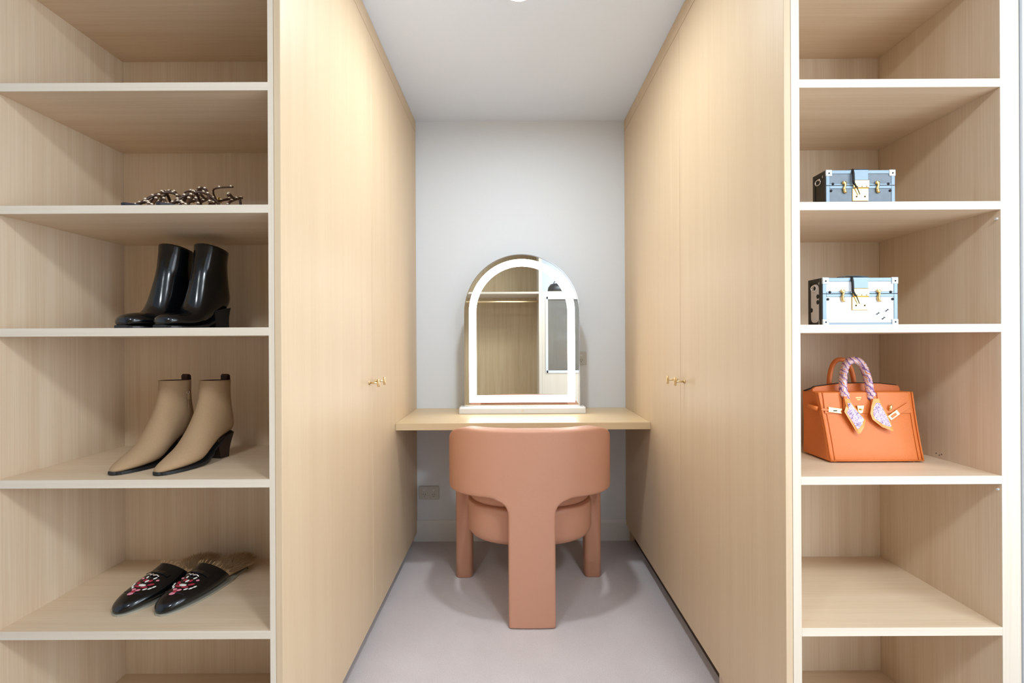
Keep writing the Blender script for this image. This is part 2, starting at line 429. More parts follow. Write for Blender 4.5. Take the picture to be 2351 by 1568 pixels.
inner = [-1, -.80, -.45, 0, .45, .80, 1]
outer_s = [wt+.03, wt+.09, wt+.15, wt+.21, wt+.27, wt+.33, wt+.40, HALF-.045, HALF-.012, HALF]
outer_s = sorted(set(x for x in outer_s if x <= HALF))
ss = [-x for x in outer_s[::-1]] + [wt*k for k in inner] + outer_s
vv = [0, .08, .3, .55, .80, .95, 1]
bm = bmesh.new()
def pt(s, z): p = plan(s); return (p.x, p.y, z)
G = [[bm.verts.new(pt(s, zbot(s)+(ztop(s)-zbot(s))*v)) for s in ss] for v in vv]
for i in range(len(vv)-1):
    for j in range(len(ss)-1): bm.faces.new((G[i][j], G[i][j+1], G[i+1][j+1], G[i+1][j]))
j0 = len(outer_s); prev = G[0][j0:j0+7]
for z in (.500, .484, .464, .446, .40, .30, .18, .06, .014, .0):
    w_ = legw(z); row = [bm.verts.new(pt(k*w_, z)) for k in inner]
    for j in range(6): bm.faces.new((row[j], row[j+1], prev[j+1], prev[j]))
    prev = row
o = link('backrest', bm, M['terra'], t, True)
md = o.modifiers.new('solidify', 'SOLIDIFY'); md.thickness = .075; md.offset = -1; md.use_even_offset = False
md.edge_crease_outer = .25; md.edge_crease_inner = .25; md.edge_crease_rim = .2
subsurf(o, 3)
for s in (-1, 1):
    bm = bmesh.new()
    x0, x1 = s*.272, s*.352
    rings = []
    for z, g in ((0, -.004), (.004, 0), (.10, 0), (.30, 0), (.50, 0), (.56, -.003)):
        rings.append([(a, b_, z) for a, b_ in rrect(min(x0, x1)-g, max(x0, x1)+g, 2.198-CY-g, 2.285-CY+g, .02, 5)])
    loft(bm, rings); link('leg', bm, M['terra'], t, True)
def pad(nm, a, bq, yc, z0, z1, r, n=48):
    bm = bmesh.new(); rings = []
    prof_ = [(z0, r*1.0), (z0+r*.08, r*.62), (z0+r*.3, r*.28), (z0+r*.62, r*.07), (z0+r, 0), (z1-r*.5, 0), (z1-r*.25, r*.06), (z1-r*.08, r*.25), (z1, r*.6)]
    for z, off in prof_:
        rings.append([(math.copysign(abs(cos(2*pi*k/n))**(2/2.5), cos(2*pi*k/n))*(a-off), yc+math.copysign(abs(sin(2*pi*k/n))**(2/2.5), sin(2*pi*k/n))*(bq-off), z) for k in range(n)])
    loft(bm, rings); return link(nm, bm, M['terra'], t, True)
pad('seat_base', .282, .222, 2.105-CY, .280, .445, .05)
pad('seat_cushion', .275, .215, 2.105-CY, .440, .495, .03)

# ------------------------------------------------------------------ footwear
def foot_ring(A, B, w_, n=20, flat=.25, e=.9):
    A, B = Vector((A[0], 0, A[1])), Vector((B[0], 0, B[1])); c = (A+B)/2; u = (B-A)/2; out = []
    for k in range(n):
        a = 2*pi*k/n; ca, sa = cos(a), sin(a)
        out.append(c+u*math.copysign(abs(ca)**e, ca)+Vector((0, w_*math.copysign(abs(sa)**e, sa)*(1-flat*ca), 0)))
    return out
def densify(prof, k=3):
    """Catmull-Rom through the station list"""
    out = []; n_ = len(prof)
    F = [tuple(p[0])+tuple(p[1])+tuple(p[2:]) for p in prof]
    for i in range(n_-1):
        p0, p1, p2, p3 = F[max(i-1, 0)], F[i], F[i+1], F[min(i+2, n_-1)]
        for q in range(k):
            u = q/k
            out.append([.5*((2*b_)+(-a+c)*u+(2*a-5*b_+4*c-d)*u*u+(-a+3*b_-3*c+d)*u**3) for a, b_, c, d in zip(p0, p1, p2, p3)])
    out.append(list(F[-1])); return out
def sole_part(t, stations, mat, grow=.0015, mi=0, name='sole'):
    """stations: x, z top, thickness, half width"""
    bm = bmesh.new(); rings = []
    for x, z, th, w_ in stations:
        w_ += grow; rings.append([(x, -w_, z), (x, -w_, z-th), (x, w_, z-th), (x, w_, z)])
    loft(bm, rings); o = link(name, bm, mat, t); return o
def boot(name, label, loc, yaw, group, prof, upper, solem, heelm, heel, tab, mirror=1, soleth=.007, zip_=False, pitch=0):
    t = thing(name, label, 'boot', loc, yaw, group)
    D = densify(prof); rings = [foot_ring((d[0], d[1]), (d[2], d[3]), max(d[4], .001), flat=d[5]) for d in D]
    top = rings[-1]; c = sum(top, Vector())/len(top)
    lip = [c+(p-c)*.93 for p in top]
    bm = bmesh.new(); loft(bm, rings+[lip], True, False)
    o = link('upper', bm, upper, t, True)
    bm = bmesh.new(); dn = [lip] + [[c+(p-c)*(.925-.02*q)+Vector((0, 0, -.018*q)) for p in top] for q in range(1, 5)]
    loft(bm, dn, False, True); link('lining', bm, M['lining'], t, True)
    st = []
    for d in D:
        if d[1] > heel[2]+.001 and d[0] < .03: break
        z = max(d[1]+.002, soleth); st.append((d[0]+(.002 if d is D[0] else 0), z, soleth, max(.006, d[4]*(1.0+.2*d[5]))*(.84 if d[0] < .08 else 1)))
    st[-1] = st[-1][:3]+(st[-1][3]*.55,); st[-2] = st[-2][:3]+(st[-2][3]*.85,)
    sole_part(t, st, solem)
    # heel block: bottom x range, top x range
    (bx0, bx1), (tx0, tx1), hz, hw0, hw1 = heel[0], heel[1], heel[2], heel[3], heel[4]
    bm = bmesh.new(); rr = []
    for k in range(6):
        f = k/5; x0, x1 = bx0+(tx0-bx0)*f, bx1+(tx1-bx1)*f; hw_ = hw0+(hw1-hw0)*f; bow = .004*sin(pi*f)
        z = hz*f
        rr.append([(x1, -hw_, z-(.012*f if f else 0)), (x0+.012+bow, -hw_, z), (x0+.003+bow, -hw_*.6, z), (x0+bow, 0, z), (x0+.003+bow, hw_*.6, z), (x0+.012+bow, hw_, z), (x1, hw_, z-(.012*f if f else 0))])
    loft(bm, rr); link('heel', bm, heelm, t)
    if tab:
        bm = bmesh.new(); xb = top[len(top)//2].x; zb = top[len(top)//2].z
        path = [(xb-.001, -.02), (xb-.003, .0), (xb-.002, .012), (xb+.004, .016), (xb+.009, .011), (xb+.008, -.004)]
        rr = []
        for i, (x, z) in enumerate(path):
            rr.append([(x-.0008, -.010, zb+z), (x-.0008, .010, zb+z), (x+.0008, .010, zb+z+.0006), (x+.0008, -.010, zb+z+.0006)])
        loft(bm, rr); link('pull_tab', bm, M['lining'], t)
    if zip_:
        bm = bmesh.new(); s_ = mirror; add_box(bm, (.028, s_*.034-.0012, .165), (.036, s_*.034+.0012, .182)); add_box(bm, (.031, s_*.0345-.001, .140), (.0335, s_*.0345+.001, .166))
        torus(bm, (.032, s_*.034, .185), (0, 1, 0), .004, .001, 12, 6)
        link('zip_pull', bm, M['chrome'], t)
    return t
beige = [((.247, .008), (.247, .014), .006, .0), ((.236, .006), (.233, .025), .017, .15), ((.205, .006), (.198, .042), .029, .25),
         ((.165, .007), (.162, .062), .037, .25), ((.125, .012), (.140, .088), .039, .25), ((.085, .034), (.122, .116), .036, .15),
         ((.045, .055), (.110, .142), .033, .08), ((.006, .066), (.103, .162), .031, .0), ((-.014, .076), (.099, .176), .0305, 0),
         ((-.013, .105), (.096, .190), .031, 0), ((-.004, .145), (.093, .202), .032, 0), ((.001, .182), (.091, .211), .033, 0), ((.001, .219), (.090, .222), .034, 0)]
black = [((.244, .008), (.244, .026), .016, .0), ((.236, .006), (.234, .036), .028, .05), ((.210, .006), (.205, .043), .037, .1), ((.175, .006), (.172, .047), .040, .2),
         ((.140, .009), (.153, .058), .040, .2), ((.105, .014), (.142, .080), .038, .15), ((.070, .026), (.133, .108), .036, .1),
         ((.030, .048), (.125, .136), .035, .05), ((-.004, .064), (.119, .158), .034, 0), ((-.015, .082), (.114, .178), .034, 0),
         ((-.010, .115), (.110, .198), .035, 0), ((-.003, .155), (.106, .214), .036, 0), ((-.001, .190), (.103, .228), .037, 0), ((-.006, .222), (.102, .241), .038, 0)]
ZB_, ZK = .8165, 1.1785
FX = .88
beige = [((a[0]*FX, a[1]), (b_[0]*FX, b_[1]), *c) for a, b_, *c in beige]
FB = .79
black = [((a[0]*FB, a[1]), (b_[0]*FB, b_[1]), *c) for a, b_, *c in black]
def place(toe, yaw, L, z):  # origin (heel) from toe tip
    return (toe[0]-L*cos(yaw), toe[1]-L*sin(yaw), z)
ya = R(-100.5)
boot('ankle_boot', 'taupe suede pointed ankle boot, the right one of its pair', place((-.873, 1.112), ya, .219, ZB_), ya, 'taupe suede boots', beige, M['suede'], M['blacksole'], M['darkheel'], ((.004, .044), (-.008, .062), .068, .022, .028), True, -1)
ya2 = R(-99.5)
boot('ankle_boot', 'taupe suede pointed ankle boot with zip pull, the left one of its pair', place((-.988, 1.118), ya2, .219, ZB_), ya2, 'taupe suede boots', beige, M['suede'], M['blacksole'], M['darkheel'], ((.004, .044), (-.008, .062), .068, .022, .028), True, 1, zip_=True)
yb = R(-103)
boot('ankle_boot', 'shiny black leather ankle boot, the right one of its pair', place((-.897, 1.155), yb, .195, ZK), yb, 'black leather boots', black, M['blackleather'], M['blacksole'], M['blacksole'], ((-.003, .055), (-.006, .060), .066, .031, .033), False)
boot('ankle_boot', 'shiny black leather ankle boot, the left one of its pair', place((-.995, 1.155), R(-102), .195, ZK), R(-102), 'black leather boots', black, M['blackleather'], M['blacksole'], M['blacksole'], ((-.003, .055), (-.006, .060), .066, .031, .033), False)

mule = [((.260, .007), (.260, .013), .008, 0), ((.252, .005), (.249, .026), .024, .0), ((.228, .005), (.224, .037), .037, .0), ((.195, .005), (.190, .045), .046, .05),
        ((.160, .005), (.165, .053), .050, .1), ((.125, .005), (.146, .060), .050, .15), ((.095, .006), (.134, .066), .048, .15), ((.078, .008), (.127, .071), .046, .15)]
def make_mule(label, toe, yaw, side):
    t = thing('mule', label, 'shoe', place(toe, yaw, .261, .4555), yaw, 'fur lined black mules')
    D = densify(mule); rings = [foot_ring((d[0], d[1]), (d[2], d[3]), max(.001, d[4]), 24, d[5]) for d in D]
    bm = bmesh.new(); loft(bm, rings, True, False)
    bv = BVHTree.FromBMesh(bm)
    o = link('upper', bm, M['blackleather'], t, True)
    md = o.modifiers.new('solidify', 'SOLIDIFY'); md.thickness = .0025; md.offset = -1
    st = [(d[0]+(.001 if i == 0 else 0), .005, .0048, max(.006, d[4]*.97)) for i, d in enumerate(D) if d[0] > .06]
    st += [(.04, .006, .0058, .033), (.018, .006, .0058, .032), (.004, .006, .0058, .024), (-.003, .006, .0058, .010)]
    sole_part(t, st, M['creamleather'], .0)
    bm = bmesh.new(); add_box(bm, (.004, -.028, .0), (.045, .028, .0018), .0005); link('heel_tap', bm, M['blacksole'], t)
    # fur: insole pad and tufts spilling out at the heel
    bm = bmesh.new(); rnd = random.Random(3+side)
    blob(bm, (.050, 0, .018), (.055, .034, .014), 20, 10)
    link('fur_footbed', bm, M['fur'], t, True)
    bm = bmesh.new()
    def tuft(p, d, L, w0):
        d = d.normalized(); sd = d.cross(Vector((rnd.uniform(-1, 1), rnd.uniform(-1, 1), rnd.uniform(-1, 1)))).normalized(); b2 = d.cross(sd)
        bend = Vector((rnd.uniform(-.5, .2), rnd.uniform(-.6, .6), -.5))
        prev = None
        for q in range(4):
            f = q/3; c = p+d*L*f+bend*L*.45*f*f; c.z = max(c.z, .002); w_ = w0*(1-f*.92)
            row = [bm.verts.new(c+(sd*cos(x)+b2*sin(x))*w_) for x in (0, 2.09, 4.19)]
            if prev:
                for a in range(3): bm.faces.new((prev[a], prev[(a+1) % 3], row[(a+1) % 3], row[a]))
            prev = row
    for k in range(2200):
        a = rnd.uniform(0, 2*pi); r_ = math.sqrt(rnd.random())
        x, y = .036+.046*r_*cos(a), .035*r_*sin(a)
        z = .014+.014*(1-r_*r_)
        tuft(Vector((x, y, z)), Vector((cos(a)*r_*1.1-.5, sin(a)*r_*1.2, .9)), rnd.uniform(.018, .036), .0011)
    for k in range(260):   # fringe along the opening
        f = rnd.random(); i = rnd.randrange(len(rings[-1])); p = rings[-1][i]
        if p.z < .02: continue
        tuft(p*1.0, Vector((-.6, p.y*12, .8)), rnd.uniform(.006, .012), .0008)
    f_ = link('fur_trim', bm, M['fur'], t); f_['kind'] = 'stuff'
    def surf(x, y):
        h, nn, *_ = bv.ray_cast(Vector((x, y, .2)), Vector((0, 0, -1)))
        return (h, nn) if h else (Vector((x, y, .05)), Vector((0, 0, 1)))
    # metal snaffle bar
    bm = bmesh.new(); bx = .164
    for s in (-1, 1):
        h, nn = surf(bx, s*.030); torus(bm, h+nn*.003, nn, .0105, .0017, 18, 8)
    pts = [surf(bx+.002*math.cos(k*3), y)[0]+Vector((0, 0, .0045)) for k, y in enumerate((-.021, -.012, -.005, 0, .005, .012, .021))]
    tube(bm, pts, [.0015, .002, .0027, .0016, .0027, .002, .0015], 8)
    link('metal_bit', bm, M['chrome'], t, True)
    bm = bmesh.new()
    pts = [surf(.150, y)[0]+Vector((0, 0, .0008)) for y in (-.036, -.02, 0, .02, .036)]
    rr = [[p+Vector((-.005, 0, 0)), p+Vector((.005, 0, -.001)), p+Vector((.005, 0, .0015)), p+Vector((-.005, 0, .002))] for p in pts]
    loft(bm, rr); link('strap', bm, M['blackleather'], t)
    # embroidered patch: raised satin-stitch shapes
    spec = {'red_embroidery': ('red', [(.166, -.018, .007, .004, .6), (.166, .018, .007, .004, -.6), (.176, -.010, .008, .0035, .2), (.176, .010, .008, .0035, -.2), (.158, .008, .004, .006, 0), (.158, -.008, .004, .006, 0), (.190, 0, .005, .006, 0)]),
            'pink_embroidery': ('pink', [(.196, .0, .006, .008, 0), (.186, -.006, .005, .004, .5), (.186, .006, .005, .004, -.5), (.153, .022, .004, .003, 0), (.153, -.022, .004, .003, 0)]),
            'white_embroidery': ('white', [(.172, 0, .009, .0045, 0), (.180, -.018, .0045, .0022, .9), (.180, .018, .0045, .0022, -.9), (.174, -.026, .0045, .002, 1.1), (.174, .026, .0045, .002, -1.1), (.167, -.030, .004, .002, 1.2), (.167, .030, .004, .002, -1.2), (.160, 0, .003, .006, 0), (.150, .012, .002, .005, .3), (.150, -.012, .002, .005, -.3)])}
    for nm, (mk, L) in spec.items():
        for x, y, rx, ry, ro in L:
            bm = bmesh.new(); x = (x-.17)*1.15+.191; y *= 1.1
            h, nn = surf(x, y); q = Vector((0, 0, 1)).rotation_difference(nn).to_matrix() @ Matrix.Rotation(ro, 3, 'Z')
            blob(bm, h, (rx*1.25, ry*1.25, .0014), 12, 6, q)
            link(nm, bm, M[mk], t, True)
    bm = bmesh.new()
    for x in (.222, .2205):
        pts = [surf(x-.35*abs(y)**1.2, y)[0]+Vector((0, 0, .0004)) for y in (-.030, -.022, -.012, 0, .012, .022, .030)]
        tube(bm, pts, .0008, 6)
    link('vamp_seam', bm, M['blacksole'], t)
make_mule('black pointed leather mule with embroidery and brown fur, right one of its pair', (-.893, 1.143), R(-103.5), 1)
make_mule('black pointed leather mule with embroidery and brown fur, left one of its pair', (-1.001, 1.143), R(-103.5), 2)

# ------------------------------------------------------------------ studded sandals
def sandal(label, loc, yaw, seed, hi):
    t = thing('strappy_sandal', label, 'sandal', loc, yaw, 'studded strappy sandals')
    st = [(.245, .006), (.232, .018), (.205, .030), (.17, .036), (.12, .032), (.08, .027), (.04, .028), (.015, .024), (.003, .012)]
    bm = bmesh.new(); loft(bm, [[(x, -w_, 0), (x, w_, 0), (x, w_, .0075), (x, -w_, .0075)] for x, w_ in st]); o = link('footbed', bm, M['navy'], t)
    rnd = random.Random(seed); S_ = []; B_ = []
    def strap(p, n_, rad=.0036, bead=True):
        bm = bmesh.new(); P = [Vector(q) for q in p]; path = []
        for i in range(len(P)-1):
            p0, p1, p2, p3 = P[max(i-1, 0)], P[i], P[i+1], P[min(i+2, len(P)-1)]
            for q in range(6):
                u = q/6; path.append(.5*((2*p1)+(p2-p0)*u+(2*p0-5*p1+4*p2-p3)*u*u+(3*p1-p0-3*p2+p3)*u**3))
        path.append(P[-1]); tube(bm, path, rad, 8); link('strap', bm, M['tanstrap'], t, True)
        if bead:
            for k in range(n_):
                c = path[int((k+.5)*len(path)/n_)]
                b2 = bmesh.new(); blob(b2, c+Vector((0, -.0005, .0026)), (.0040, .0040, .0036), 10, 8)
                link('stud', b2, M['pearl'], t, True)
    strap([(.205, -.030, .004), (.198, -.018, .018), (.192, 0, .024), (.198, .018, .018), (.205, .030, .004)], 7)
    strap([(.165, -.036, .004), (.160, -.022, .036), (.158, 0, .050), (.160, .022, .036), (.165, .036, .004)], 8)
    strap([(.200, -.028, .008), (.165, -.010, .048), (.130, .012, .066), (.095, .030, .040), (.075, .030, .006)], 9)
    strap([(.200, .028, .008), (.165, .010, .048), (.130, -.012, .070), (.095, -.030, .042), (.075, -.030, .006)], 9)
    strap([(.135, -.030, .040), (.125, -.010, hi*.82), (.122, .012, hi*.80), (.130, .032, .036)], 6)
    strap([(.075, .030, .006), (.070, .030, .050), (.045, .028, .072), (.010, .020, .088), (-.004, 0, .094), (.010, -.020, .088), (.045, -.028, .070), (.075, -.030, .046), (.080, -.030, .006)], 12)
    strap([(.045, .028, .072), (.070, .034, .080), (.085, .045, .070)], 3)
    strap([(.012, .018, .006), (.002, .012, .050), (-.003, .002, .094)], 0, .0034, False)
    strap([(.045, -.028, .070), (.075, -.010, hi), (.050, .030, hi+.012)], 4, .0024)
    bm = bmesh.new(); add_box(bm, (.030, -.030, .070), (.044, -.027, .084), .001); link('buckle', bm, M['gold'], t)
sandal('dark strappy sandal with pale gold studs, nearer the left end of its shelf', (-.872, 1.325, 1.471), R(-103), 4, .086)
sandal('dark strappy sandal with pale gold studs, nearer the right end of its shelf', (-.795, 1.325, 1.471), R(-101), 9, .094)

# ------------------------------------------------------------------ trunks
def trunk(name, label, x0, x1, y0, dep, z, h, front, sidepat, marks):
    t = thing(name, label, 'trunk', ((x0+x1)/2, y0+dep/2, z)); w_ = (x1-x0)/2; hd = dep/2
    bm = bmesh.new(); add_box(bm, (-w_, -hd, 0), (w_, hd, h), .002, 2); link('body', bm, M['blacksides'], t)
    yf = -hd
    def fb(nm, mat, xa, xb_, za, zb, th, bev=.0006, y=None):
        bm = bmesh.new(); yy = yf if y is None else y
        add_box(bm, (xa, yy-th, za), (xb_, yy+.0002, zb), bev, 1); return link(nm, bm, mat, t)
    e = .0095; zs = h*.665
    fb('front_panel', M[front], -w_+e, w_-e, e*.7, zs-.008, .0008)
    fb('lid_panel', M[front], -w_+e, w_-e, zs+.005, h-e, .0008)
    for nm, xa, xb_, za, zb in (('edge_trim', -w_, -w_+e, 0, zs-.0006), ('edge_trim', w_-e, w_, 0, zs-.0006), ('edge_trim', -w_, -w_+e, zs+.0006, h), ('edge_trim', w_-e, w_, zs+.0006, h),
                                ('edge_trim', -w_+e, w_-e, h-e, h), ('edge_trim', -w_+e, w_-e, zs+.0006, zs+.005), ('edge_trim', -w_+e, w_-e, zs-.008, zs-.0006), ('edge_trim', -w_+e, w_-e, 0, e*.7)):
        fb(nm, M['steel'], xa, xb_, za, zb, .0018)
    for sx in (-1, 1):
        for cz in (0, 1):
            bm = bmesh.new(); s0, s1 = sorted((sx*(w_+.0012), sx*(w_-.016))); z0, z1 = sorted((cz*h+(.0012 if cz else 0), cz*h+(-.016 if cz else .016)))
            add_box(bm, (s0, yf-.0032, z0), (s1, yf+.014, z1), .0015, 2); link('corner_cap', bm, M['cap'], t)
            b2 = bmesh.new(); blob(b2, (sx*(w_-.007), yf-.0034, (h-.0085) if cz else .0085), (.0022, .0015, .0022), 10, 6); link('rivet', b2, M['slot'], t, True)
        for dx, dz in ((.018, .008), (.013, -.010)):
            b2 = bmesh.new(); blob(b2, (sx*(w_-dx), yf-.002, zs+dz-.004), (.0034, .0022, .0034), 10, 6); link('rivet', b2, M['slot'], t, True)
        # S shaped latch
        bm = bmesh.new(); lx = sx*w_*.48
        pts = [(lx-.006, zs+.004), (lx-.003, zs+.009), (lx+.002, zs+.006), (lx+.001, zs-.002), (lx-.002, zs-.010), (lx+.001, zs-.018), (lx+.005, zs-.020)]
        tube(bm, [(a, yf-.004, b_) for a, b_ in pts], [.0018, .0028, .0034, .003, .0034, .003, .0016], 8)
        blob(bm, (lx, yf-.004, zs+.006), (.006, .003, .0045)); blob(bm, (lx+.0, yf-.004, zs-.014), (.0042, .003, .007))
        link('latch', bm, M['gold'], t, True)
    # lock plate, hasp, strap over the lid
    fb('lock_plate', M['gold'], -.022, .020, zs-.042, zs-.008, .0035, .001)
    fb('hasp', M['gold'], -.020, .022, zs-.008, zs+.014, .0055, .002)
    for dx in (-.012, 0, .012):
        b2 = bmesh.new(); blob(b2, (dx+.001, yf-.0058, zs-.004), (.0014, .001, .0014), 8, 6); link('rivet', b2, M['slot'], t)
    for dx in (-.012, .010):
        b2 = bmesh.new(); blob(b2, (dx, yf-.0038, zs-.030), (.0024, .001, .0024), 8, 6); link('keyhole', b2, M['slot'], t)
    bm = bmesh.new(); add_box(bm, (-.019, yf-.003, zs+.012), (.019, yf, h+.0022)); add_box(bm, (-.019, yf-.003, h+.0002), (.019, hd, h+.0024))
    link('lid_strap', bm, M['steel'], t)
    bm = bmesh.new()
    pr = [(-.040, 0), (-.032, .004), (-.015, .0062), (.0, .0066), (.015, .0062), (.032, .004), (.040, 0)]
    loft(bm, [[(x, -.008, h+.0025+z_), (x, .008, h+.0025+z_), (x, .008, h+z_), (x, -.008, h+z_)] for x, z_ in pr]); link('top_handle', bm, M['blacksides'], t)
    # dark cord hanging by the hasp
    bm = bmesh.new(); tube(bm, [(-.021, yf-.001, h+.002), (-.0225, yf-.006, h-.01), (-.0225, yf-.007, h-.03), (-.022, yf-.008, zs+.004), (-.014, yf-.008, zs-.008), (-.006, yf-.007, zs-.026)], [.0028, .003, .003, .0026, .0013, .001], 8)
    link('cord', bm, M['slot'], t, True)
    # left end
    xs = -w_
    def side_box(nm, mat, ya_, yb_, za, zb, th=.0016):
        bm = bmesh.new(); add_box(bm, (xs-th, ya_, za), (xs+.0002, yb_, zb), .0006, 1); return link(nm, bm, mat, t)
    side_box('side_trim', M['blacksides'], -hd, -hd+.009, 0, h); side_box('side_trim', M['blacksides'], hd-.009, hd, 0, h)
    side_box('side_trim', M['blacksides'], -hd+.009, hd-.009, h-.010, h)
    if sidepat:
        bm = bmesh.new(); prism(bm, rrect(-hd+.012, hd-.011, .008, h-.014, .012), xs-.0012, xs+.0002, axis=0); link('side_inset', bm, M['palegrey'], t)
        for yy, zz in ((.0, h*.80), (-.011, h*.62), (-.011, h*.50), (.013, h*.34)):
            b2 = bmesh.new(); blob(b2, (xs-.0012, yy, zz), (.0014, .005, .006), 12, 8); link('side_stud', b2, M['slot'], t, True)
    bm = bmesh.new(); torus(bm, (xs-.004, 0, h*.80), (1, .3, 0), .0075, .0014, 18, 8); blob(bm, (xs-.001, 0, h*.80+.008), (.003, .005, .003))
    link('side_ring', bm, M['chrome'], t, True)
    if marks:
        for mx_, mz in ((.045, .030), (.068, .038), (.059, .018)):
            for a in (.5, 1.1):
                bm = bmesh.new(); add_box(bm, (-.0058, yf-.0013, -.0008), (.0058, yf-.0007, .0008))
                for v in bm.verts:
                    q, z_ = v.co.x, v.co.z; v.co.x = q*cos(a)-z_*sin(a)+mx_; v.co.z = q*sin(a)*.7+z_*cos(a)+mz
                link('cross_mark', bm, M['navy'], t)
trunk('mini_trunk', 'small grey hard trunk with gold clasps, on the higher shelf', .836, 1.0190, 1.21, .050, 1.4711, .1215, 'greycanvas', False, False)
trunk('mini_trunk', 'small white hard trunk with gold clasps and small crosses, on the lower shelf', .788, .9780, 1.155, .053, 1.1786, .121, 'whitecanvas', True, True)

# ------------------------------------------------------------------ orange handbag
BX, BY, BZ = .964, 1.262, .8165
t = thing('handbag', 'orange leather handbag with two rounded handles and gold fittings', 'handbag', (BX, BY, BZ))
bag = t
bm = bmesh.new(); rings = []
# body: base 0.246 x 0.112 tapering in depth to the top
H = .180; n_ = 9; HX = -.030
def bw(f): return .1255-.0035*f-.002*sin(pi*f)
def bl(f): return bw(f)+.017*f
def bd0(f): return -.058+.030*f          # front face y
def bd1(f): return .056-.018*f           # rear face y
for k in range(n_):
    f = k/(n_-1); z = .004+H*f; a = bw(f); y0, y1 = bd0(f), bd1(f); g = .012*sin(pi*min(1, f*1.05))+.004*f*f   # gusset tuck
    ym = (y0+y1)/2; c = .005
    l_ = bl(f)
    rings.append([(-l_+c, y0, z), (0, y0-.0015*sin(pi*f), z), (a-c, y0, z), (a, y0+c, z), (a-g*.5, y0+.02, z), (a-g, ym, z), (a-g*.5, y1-.02, z), (a, y1-c, z), (a-c, y1, z), (-l_+c, y1, z), (-l_, y1-c, z), (-l_+g*.5, y1-.02, z), (-l_+g, ym, z), (-l_+g*.5, y0+.02, z), (-l_, y0+c, z)])
loft(bm, rings); o = link('body', bm, M['orange'], t, True)
bevelmod(o, .003, 3, 40)
bm = bmesh.new()     # piping seams down the front edges
for s in (-1, 1):
    B_ = bl if s < 0 else bw
    tube(bm, [(s*(B_(f)-.0035), bd0(f)-.001, .004+H*f) for f in [q/8 for q in range(9)]], .0022, 8)
    tube(bm, [(s*(B_(f)-.0145), bd0(f)-.0012, .004+H*f) for f in [q/8 for q in range(9)]], .0011, 6)
tube(bm, [(-bw(0)+.003, bd0(0)-.001, .006), (bw(0)-.003, bd0(0)-.001, .006)], .002, 8)
link('piping', bm, M['orange'], t, True)
# upper flap rising behind the front opening
bm = bmesh.new(); pr = [(-.134, H-.002), (-.134, H+.010), (-.126, H+.016), (-.06, H+.0245), (0, H+.0255), (.05, H+.0245), (.104, H+.019), (.108, H+.010), (.108, H-.002)]
prism(bm, pr, -.004, .004); o = link('top_flap', bm, M['orange'], t); bevelmod(o, .0015)
bm = bmesh.new(); tube(bm, [(x, .0045, z+.0005) for x, z in pr[1:-1]], .0014, 6); tube(bm, [(-.134, .004, H+.011), (-.142, .02, H+.003)], .002, 6); link('edge_paint', bm, M['slot'], t, True)
# front flap with two handle slots
def fy(z): return bd0((z-.004)/H)
bm = bmesh.new()
z0 = H-.052
for xa, xb_ in ((-.124, -.052+HX), (-.0385+HX, .0385+HX), (.052+HX, .108)):
    P = [(xa, fy(z0)-.0028, z0), (xb_, fy(z0)-.0028, z0), (xb_, fy(H)-.0022, H+.003), (xa, fy(H)-.0022, H+.003)]
    Q = [(x, y+.0022, z) for x, y, z in P]; loft(bm, [P, Q])
o = link('front_flap', bm, M['orange'], t); bevelmod(o, .0007)
# belt
def strapbox(nm, mat, pts, hw_, th):
    bm = bmesh.new(); rr = []
    P = [Vector(p) for p in pts]
    for i, p in enumerate(P):
        d = (P[min(i+1, len(P)-1)]-P[max(i-1, 0)]).normalized(); nn = Vector((0, -1, .12)).normalized()
        up = nn.cross(d).normalized()
        rr.append([p+up*hw_, p-up*hw_, p-up*hw_+nn*th, p+up*hw_+nn*th])
    loft(bm, rr); o = link(nm, bm, mat, t); bevelmod(o, .0006); return o
zb = H-.040
bm = bmesh.new(); tube(bm, [(-.1355, .012, zb), (-.1405, .004, zb+.002), (-.1425, -.008, zb+.002), (-.1425, -.020, zb+.001), (-.139, -.031, zb)], .0062, 10); link('belt_loop', bm, M['orange'], t, True)
strapbox('belt_plate', M['gold'], [(-.086+HX, fy(zb)-.0045, zb-.001), (-.050+HX, fy(zb)-.0055, zb-.006)], .0066, .0018)
bm = bmesh.new(); add_box(bm, (-.073+HX, fy(zb)-.0082, zb-.0055), (-.064+HX, fy(zb)-.0065, zb-.0025)); link('plate_slot', bm, M['slot'], t)
strapbox('belt_strap', M['orange'], [(-.104+HX, fy(zb)-.003, zb-.001), (-.082+HX, fy(zb)-.0035, zb-.0025)], .003, .002)
# hanging right belt end with plate
strapbox('belt_strap', M['orange'], [(.101, fy(zb)-.003, zb+.009), (.067, fy(zb)-.005, zb-.010)], .0075, .002)
strapbox('belt_plate', M['gold'], [(.070, fy(zb)-.0065, zb-.008), (.045, fy(zb)-.0075, zb-.025)], .0070, .0018)
strapbox('plate_window', M['orange'], [(.064, fy(zb)-.0084, zb-.0123), (.050, fy(zb)-.0094, zb-.0217)], .0036, .0006)
bm = bmesh.new(); blob(bm, (.050, fy(zb)-.006, zb+.003), (.0042, .004, .0085), rot=Matrix.Rotation(.35, 3, 'Y')); cyl(bm, (.050, fy(zb), zb+.003), (.050, fy(zb)-.006, zb+.003), .003)
link('turn_peg', bm, M['gold'], t, True)
bm = bmesh.new(); prism(bm, [(HX+a_, b_) for a_, b_ in [(-.0095, zb+.009), (.0095, zb+.009), (.006, zb-.009), (.003, zb-.012), (-.003, zb-.012), (-.006, zb-.009)]], fy(zb)-.0065, fy(zb)-.003)
o = link('lock_plate', bm, M['gold'], t); bevelmod(o, .0006)
